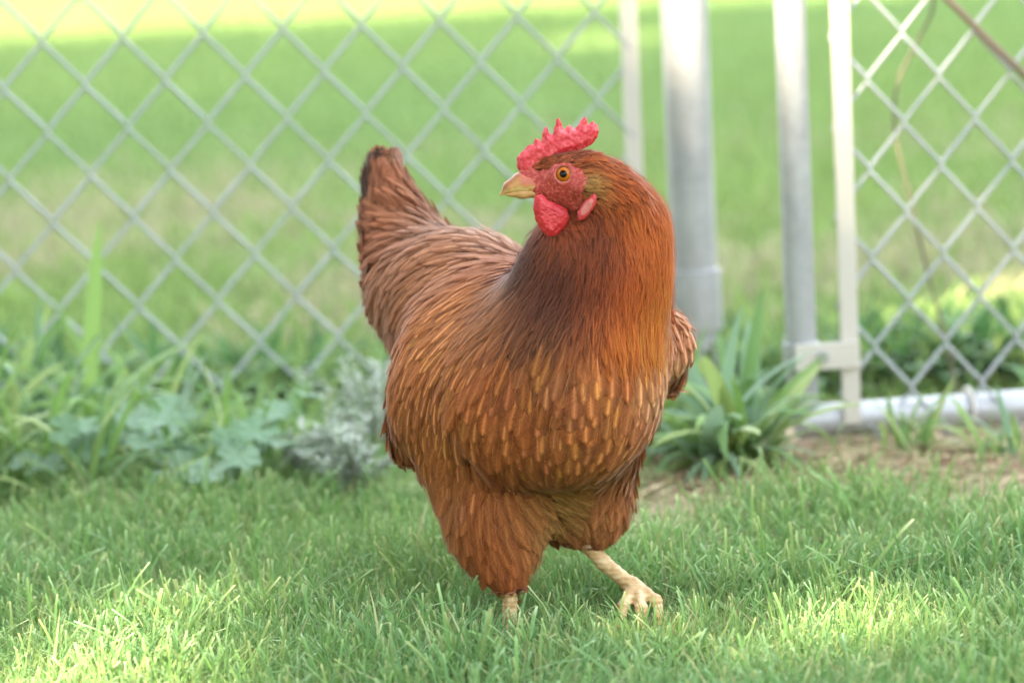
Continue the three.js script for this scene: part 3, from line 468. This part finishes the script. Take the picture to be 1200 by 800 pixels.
{
  const tv = V(), tintOf = (c, s) => new THREE.Color(Math.min(1.15, c.r * 2.8 * s), Math.min(1.1, c.g * 3.8 * s), Math.min(1.0, c.b * 4.2 * s));
  const face = feathers.filter((o) => o.k === 'contour' && o.N.dot(Fw) > 0.45 && !o.isHead && o.sy > 390).sort((a, b) => b.L * b.W * b.N.dot(Fw) - a.L * a.W * a.N.dot(Fw)).slice(0, 300), solo = new Set(face);
  const lists = {}; fKinds.forEach((k) => (lists[k] = [[], [], [], []]));
  const tints = {}, soloMat = (v, c) => { const q = [0, 1, 2].map((i) => Math.round(c.toArray()[i] * 14)), id = v + ':' + q.join(); if (!tints[id]) { const m = fMat.contour[v].clone(); m.color.setRGB(q[0] / 14, q[1] / 14, q[2] / 14); tints[id] = m; } return tints[id]; };
  feathers.forEach((o, i) => {
    const tip = o.q.clone().addScaledVector(o.d, o.L), hgt = Math.min(bodyField(tip.x, tip.y, tip.z), o.isHead ? headField(tip.x, tip.y, tip.z) : 1), tilt = clamp((rr(0.0008, o.isHead ? 0.0032 : o.k === 'fluff' ? 0.0055 : 0.0019) - hgt) / o.L, -0.5, 0.7) + (o.k === 'contour' ? 0.16 : 0.1), m = featherMatrix(o, tilt, gauss() * (o.k === 'fluff' ? 0.28 : 0.14)), s = o.k === 'hackle' ? rr(0.55, 1.45) : rr(0.88, 1.12), v = Math.floor(rnd() * 4);
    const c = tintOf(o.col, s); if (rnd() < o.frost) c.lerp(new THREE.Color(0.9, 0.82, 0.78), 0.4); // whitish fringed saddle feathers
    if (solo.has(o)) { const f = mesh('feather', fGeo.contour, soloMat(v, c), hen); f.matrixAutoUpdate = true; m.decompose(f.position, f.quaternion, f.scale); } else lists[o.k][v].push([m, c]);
  });
  const names = { contour: 'body_plumage', hackle: 'neck_hackles', fluff: 'downy_plumage' };
  for (const k of ['contour', 'hackle', 'fluff']) for (const v of [0, 1, 2, 3]) instances(names[k], fGeo[k], fMat[k][v], lists[k][v], hen);
  const strand = (() => { const pos = [], idx = []; for (let i = 0; i <= 4; i++) { const v = i / 4, w = 0.5 * (1 - v * 0.8), z = -0.1 * v * v, x = 0.06 * Math.sin(v * 3); pos.push(x - w * 0.016, v, z, x + w * 0.016, v, z); if (i < 4) { const o = i * 2; idx.push(o, o + 1, o + 2, o + 1, o + 3, o + 2); } } return geom(pos, idx); })(), loose = [];
  for (const o of feathers) for (let k = 0; k < (o.isHead ? 1 : o.k === 'hackle' ? 2 : 5); k++) {
    const p = { ...o, q: o.q.clone().addScaledVector(o.N, 0.0012 + 0.001 * rnd()).add(V(gauss(), gauss(), gauss()).multiplyScalar(0.004)), L: o.L * rr(0.5, 1.0), W: o.L * rr(0.5, 1.0) }, tip = p.q.clone().addScaledVector(o.d, p.L), hgt = bodyField(tip.x, tip.y, tip.z);
    const s = rr(0.75, 1.4); loose.push([featherMatrix(p, clamp((rr(0.001, o.k === 'fluff' ? 0.007 : 0.004) - hgt) / p.L, -0.5, 0.7) + 0.1, gauss() * 0.3), new THREE.Color(o.col.r * s * 1.2, o.col.g * s * 1.2, o.col.b * s * 1.0)]);
  }
  instances('loose_barbs', strand, std({ roughness: 0.75, side: THREE.DoubleSide }), loose, hen);
  console.log('feathers', feathers.length, 'materials', Object.keys(tints).length);
}
{ // tail quills and folded wing quills, one by one
  const quill = (name, px, py, w, d, nrm, L, W, c, roll = 0) => {
    const o = { q: H(px, py, w), d: dirH(...d), N: dirH(...nrm), L, W }; o.d.addScaledVector(o.N, -o.d.dot(o.N)).normalize();
    const m = phy({ ...fBaseFlight, color: new THREE.Color(c.r * 2.1, c.g * 2.9, c.b * 3.8) }), f = mesh(name, fGeo.flight, m, hen); featherMatrix(o, 0, roll).decompose(f.position, f.quaternion, f.scale);
  };
  const fBaseFlight = { map: fMat.flight[0].map, alphaTest: 0.5, side: THREE.DoubleSide, roughness: 0.55, sheen: 0.4, sheenColor: new THREE.Color(1, 0.9, 0.8) };
  for (let i = 0; i < 5; i++) { const t = i / 4; quill('tail_feather', 456 + 8 * t, 262 - 6 * t, -0.2 + 0.014 * t, [-0.22 + 0.2 * t, -1, -0.05], [-0.3 + 0.2 * t, -0.1, 1], 0.06 - 0.004 * t, 0.011, i < 2 ? lin(58, 42, 38) : lin(150, 104, 80), 0); }
  for (let i = 0; i < 4; i++) { const t = i / 3; quill('tail_feather', 444 + 3 * t, 300 + 16 * t, -0.19 + 0.008 * t, [-0.2 + 0.1 * t, -1, 0], [-1, -0.15, 0.35], 0.066, 0.014, lin(60, 42, 36), 0); }
  for (let i = 0; i < 5; i++) { const t = i / 4; quill('wing_feather', 474 + 12 * t, 462 + 10 * t, -0.105 + 0.012 * t, [-0.12 + 0.05 * t, 1, -0.15], [-0.85, 0.1, 0.5], 0.046 + 0.004 * t, 0.013, lin(134, 74, 42)); }
  for (let i = 0; i < 4; i++) { const t = i / 3; quill('wing_feather', 802 - 5 * t, 418 + 4 * t, -0.088 + 0.006 * t, [0.02 - 0.1 * t, 1, -0.2], [0.8, 0.1, 0.6], 0.02 + 0.002 * t, 0.011, lin(130, 78, 48)); }
}

seed = 1308;
// ---------------------------------------------------------------- weeds along the fence
function bladeStrip(bend, width, fold) {
  const pos = [], idx = [], N = 9;
  for (let i = 0; i <= N; i++) { const v = i / N, a = bend * v, w = width * Math.pow(Math.sin(Math.PI * (0.1 + 0.9 * v)) * 0.9 + 0.1 * (1 - v), 0.7), y = bend > 0.01 ? Math.sin(a) / bend : v, z = bend > 0.01 ? (1 - Math.cos(a)) / bend : 0; pos.push(-w, y, z, 0, y - fold * w * Math.sin(a) * -1, z - fold * w, w, y, z); if (i < N) { const o = i * 3; idx.push(o, o + 1, o + 3, o + 1, o + 4, o + 3, o + 1, o + 2, o + 4, o + 2, o + 5, o + 4); } }
  return geom(pos, idx);
}
const broad = [bladeStrip(0.5, 0.05, 0.4), bladeStrip(1.0, 0.055, 0.35), bladeStrip(1.6, 0.05, 0.3), bladeStrip(2.1, 0.045, 0.3)];
const leafMats = (cols) => cols.map(([r, g, b]) => { const m = M.leaf.clone(); m.color.setRGB(r, g, b); return m; });
const greens = leafMats([[0.22, 0.37, 0.09], [0.28, 0.43, 0.12], [0.18, 0.32, 0.10], [0.36, 0.46, 0.15]]), blueGreens = leafMats([[0.24, 0.37, 0.22], [0.29, 0.41, 0.27], [0.20, 0.33, 0.18]]), darkGreens = leafMats([[0.055, 0.12, 0.04], [0.07, 0.15, 0.045]]), silver = leafMats([[0.46, 0.51, 0.42], [0.38, 0.45, 0.31], [0.54, 0.57, 0.48]]);
function grassClump(label, x, z, n, lo, hi, spread, mats, wS = 1, group) {
  const g = thing('weed_clump', label, 'weed', [x, 0, z], group);
  for (let i = 0; i < n; i++) { const L = rr(lo, hi), f = mesh('leaf', broad[Math.floor(rnd() * 4)], mats[Math.floor(rnd() * mats.length)], g); f.scale.set(L * wS * rr(0.8, 1.2), L, L); f.rotation.set(rr(-0.1, spread), rnd() * 6.283, rr(-0.4, 0.4), 'YXZ'); f.position.set(gauss() * 0.026, rr(0, 0.012), gauss() * 0.026); }
  return g;
}
// left of the hen, in front of the fence
const WL = 'weeds along the fence';
for (let i = 0; i < 18; i++) {
  const t = i / 17, x = -0.60 + 0.39 * t + gauss() * 0.012, z = -0.82 + 0.27 * ((i * 7) % 18) / 18, h = lerp(1.35, 0.62, t);
  grassClump('broad bladed green grass weed in the thick growth before the mesh', x, z, 22, 0.06 * h, 0.17 * h, 0.62, i % 3 ? greens : greens.concat(blueGreens), rr(0.45, 0.75), WL);
}
grassClump('large broad leaved grass weed beside the gate foot', 0.172, -0.57, 120, 0.05, 0.17, 0.8, greens.concat(blueGreens.slice(0, 1)), 0.95, WL);
grassClump('dense grass weed close to the thick fence post', 0.115, -0.68, 64, 0.05, 0.16, 0.8, greens, 0.9, WL);
grassClump('straggly weed in front of the gate bottom pipe', 0.335, -0.60, 16, 0.03, 0.085, 1.0, greens, 1.1, WL);
grassClump('sprawling weed on the bare earth under the gate mesh', 0.40, -0.57, 22, 0.03, 0.085, 1.0, greens.concat(blueGreens), 1.0, WL);
{ // two tall stray blades
  const g = thing('tall_grass_stalk', 'single tall grass stalk with long blades rising before the mesh', 'weed', [-0.405, 0, -0.74]);
  for (const [L, rx, ry, rz, b] of [[0.24, 0.02, 0.3, -0.05, 0], [0.17, 0.3, 1.4, 0.1, 1], [0.2, 0.15, -1.5, 0.0, 2], [0.15, 0.5, 2.6, 0, 1]]) { const f = mesh('leaf', broad[b], greens[1], g); f.scale.set(L * 0.7, L, L); f.rotation.set(rx, ry, rz, 'YXZ'); f.position.y = 0.01; }
}
// scalloped round mallow leaves on stalks
function mallowLeaf() {
  const pos = [0, 0, 0], idx = [], N = 42;
  for (let ring = 1; ring <= 2; ring++) for (let i = 0; i <= N; i++) { const a = 0.35 + (i / N) * (6.283 - 0.7) + Math.PI / 2 * 0 - Math.PI / 2, lobes = 1 + 0.10 * Math.cos((i / N) * 6.283 * 6 + Math.PI), r = ring / 2 * lobes; pos.push(r * Math.cos(a), 0.16 * ring * ring / 4 * (0.6 + 0.5 * Math.cos((i / N) * 6.283 * 6)), r * Math.sin(a)); }
  for (let i = 0; i < N; i++) { idx.push(0, 2 + i, 1 + i); const o = 1, q = N + 2; idx.push(o + i, o + i + 1, q + i, o + i + 1, q + i + 1, q + i); }
  return geom(pos, idx);
}
{
  const mg = mallowLeaf(), spots = [[-0.335, -0.62, 8, 'mallow weed with round scalloped leaves below the arching grass weed'], [-0.30, -0.54, 7, 'low mallow weed with bluish leaves at the edge of the mown lawn'], [-0.245, -0.57, 7, 'mallow weed with round leaves beside the silvery weed'], [-0.40, -0.56, 6, 'mallow weed half hidden among tall grass weeds']];
  for (const [x, z, n, label] of spots) {
    const g = thing('mallow_plant', label, 'weed', [x, 0, z], WL);
    for (let i = 0; i < n; i++) { const a = rnd() * 6.283, r = rr(0.015, 0.06), h = rr(0.03, 0.085), s = rr(0.011, 0.019), tip = V(r * Math.cos(a), h, r * Math.sin(a)); const f = mesh('leaf', mg, blueGreens[Math.floor(rnd() * 3)], g); f.position.copy(tip); f.scale.setScalar(s); f.rotation.set(rr(0.1, 0.8), rnd() * 6.283, rr(-0.4, 0.4)); mesh('stalk', tube([V(0, 0, 0), V(tip.x * 0.4, h * 0.6, tip.z * 0.4), tip], 0.001, 8, 5), greens[0], g); }
  }
}
{ // silvery lacy weed
  const lf = bladeStrip(0.5, 0.22, 0.2), mk = (x, z, n, h, label) => {
    const g = thing('silvery_weed', label, 'weed', [x, 0, z], WL), parts = silver.map(() => []);
    for (let s = 0; s < n; s++) {
      const a = rnd() * 6.283, l = rr(0.1, 0.75), tip = V(Math.cos(a) * l * h, rr(0.5, 1) * h, Math.sin(a) * l * h), mid = V(tip.x * 0.35, tip.y * 0.6, tip.z * 0.35); mesh('stem', tube([V(0, 0, 0), mid, tip], 0.0009, 8, 5), silver[1], g);
      for (let k = 0; k < 26; k++) { const t = rr(0.2, 1), p = mid.clone().multiplyScalar(2 * t * (1 - t)).addScaledVector(tip, t * t); const q = lf.clone(), L = rr(0.006, 0.014); q.applyMatrix4(new THREE.Matrix4().compose(p, Q.setFromEuler(Eu.set(rr(0.3, 1.5), rnd() * 6.28, 0, 'YXZ')).clone(), V(L, L, L))); parts[k % 3].push(q); }
    }
    parts.forEach((q, i) => { const f = mesh('foliage', mergeGeometries(q), silver[i], g); f.userData.kind = 'stuff'; });
  };
  mk(-0.155, -0.52, 26, 0.08, 'pale silvery weed with tiny leaves close behind the hen tail side');
  mk(-0.20, -0.60, 22, 0.065, 'silvery grey weed below the fence bottom wire');
  mk(-0.145, -0.70, 22, 0.1, 'tall thin silvery weed reaching up beside the fence mesh');
}
// darker unmown grass right behind the fence
{
  const list = broad.map(() => []);
  for (let i = 0; i < 5200; i++) { const x = rr(-2.2, 2.2), z = -0.97 - Math.abs(gauss()) * 0.16 - (x > 0.2 ? -0.02 : 0), L = rr(0.05, 0.11) * (0.7 + 0.6 * fbm(x * 7, 5)), c = new THREE.Color().setRGB(0.07, 0.16, 0.045).multiplyScalar(rr(0.7, 1.5)); Eu.set(rr(-0.1, 0.8), rnd() * 6.283, rr(-0.2, 0.2), 'YXZ'); list[i & 3].push([new THREE.Matrix4().compose(V(x, 0, z), Q.setFromEuler(Eu).clone(), V(L * 0.9, L, L)), c]); }
  const root = thing('unmown_grass', 'strip of longer dark green grass right behind the fence', 'grass'); root.userData.kind = 'stuff';
  broad.forEach((b, i) => instances('grass_blades', b, M.leaf, list[i], root));
}

seed = 1385;
// ---------------------------------------------------------------- shade tree behind and left of the camera
{
  const C = V(-4.5, 6.6, 5.0), R = V(6.1, 2.1, 6.2), tree = thing('shade_tree', 'broad leafy tree whose crown shades the lawn', 'tree', [C.x, 0, C.z]);
  const bark = std({ color: lin(96, 78, 62), roughness: 0.95 });
  mesh('trunk', new THREE.LatheGeometry([[0.42, 0], [0.33, 0.3], [0.28, 1.2], [0.25, 2.6], [0.2, 4.2], [0.14, 5.6], [0.05, 7.4]].map(([a, b]) => new THREE.Vector2(a, b)), 18), bark, tree);
  for (let i = 0; i < 9; i++) { const a = i * 2.4, y = 3.0 + i * 0.35, l = 4.6 - 0.25 * i; mesh('limb', tube([V(0, y, 0), V(Math.cos(a) * l * 0.4, y + 1.2, Math.sin(a) * l * 0.4), V(Math.cos(a) * l, y + 2.2, Math.sin(a) * l)], 0.08 - 0.004 * i, 14, 8), bark, tree); }
  // leafy sprays, with the gaps that let the sun through
  const gaps = [ // [x, y, z of the lit spot, radius across the sun]
    [-0.30, 0.02, 0.02, 0.07], [-0.24, 0.02, 0.08, 0.03], [-0.33, 0.02, 0.12, 0.08], [0.235, 0.02, 0.06, 0.075], [0.15, 0.45, -0.96, 0.05], [0.52, 0.1, -0.95, 0.05], [0.3, 0.02, -6.6, 0.15],
  ].map(([x, y, z, r]) => [V(x, y, z), r]);
  const lf = []; { const one = bladeStrip(0.5, 0.3, 0.25); for (let i = 0; i < 12; i++) { const q = one.clone(); q.applyMatrix4(new THREE.Matrix4().compose(V(rr(-0.16, 0.16), rr(-0.1, 0.1), rr(-0.16, 0.16)), Q.setFromEuler(Eu.set(rr(0.4, 2.2), rnd() * 6.28, rr(-0.5, 0.5), 'YXZ')).clone(), V(0.11, 0.12, 0.12))); lf.push(q); } }
  const treeLeaf = std({ roughness: 0.8, side: THREE.DoubleSide }), spray = mergeGeometries(lf), list = [], v = V(), t = V();
  while (list.length < 20000) {
    v.set(rr(-1, 1), rr(-1, 1), rr(-1, 1)); const l = v.length(); if (l > 1 || l < 0.25) continue; v.multiply(R);
    const w = v.clone().add(C); let cut = false;
    for (const [g, r] of gaps) { t.subVectors(w, g); const s = t.dot(SUN); t.addScaledVector(SUN, -s); if (t.length() < r + 0.14) { cut = true; break; } }
    if (cut) continue;
    list.push([new THREE.Matrix4().compose(V(v.x, v.y + C.y, v.z), Q.setFromEuler(Eu.set(rr(-0.5, 0.5), rnd() * 6.28, rr(-0.5, 0.5))).clone(), V(1, 1, 1).multiplyScalar(rr(0.8, 1.25))), new THREE.Color().setRGB(0.07, 0.13, 0.035).multiplyScalar(rr(0.7, 1.3))]);
  }
  instances('crown', spray, treeLeaf, list, tree);
  const added_hedge = (label, x, z, len, turn) => {  // unseen hedges added to hold back low sky light and deepen contrast
    const h = thing('added_hedge', label, 'added_hedge', [x, 0, z]), l = []; h.rotation.y = turn;
    for (let i = 0; i < 2600; i++) { const u = rr(-0.5, 0.5) * len, y = 3.4 * Math.pow(rnd(), 0.8); l.push([new THREE.Matrix4().compose(V(u, y * (0.85 + 0.3 * fbm(u * 0.7, 3)), gauss() * 0.5), Q.setFromEuler(Eu.set(rr(-1, 1), rnd() * 6.28, rr(-1, 1))).clone(), V(1.6, 1.6, 1.6)), new THREE.Color().setRGB(0.06, 0.11, 0.03).multiplyScalar(rr(0.7, 1.3))]); }
    instances('foliage', spray, treeLeaf, l, h);
    for (let i = 0; i < 8; i++) mesh('trunk', new THREE.CylinderGeometry(0.03, 0.06, 2.6, 8), bark, h).position.set((i / 7 - 0.5) * len * 0.95, 1.3, 0);
  };
  added_hedge('unseen foliage screen added to cut low sky light on the shade tree side', -8.5, 1, 16, Math.PI / 2);
  added_hedge('unseen foliage screen added to cut low sky light on the gate side', 8.5, 1, 16, Math.PI / 2);
  added_hedge('unseen foliage screen added to cut low sky light from behind the camera', 0, 12, 17, 0);
}
renderer.render(scene, camera);
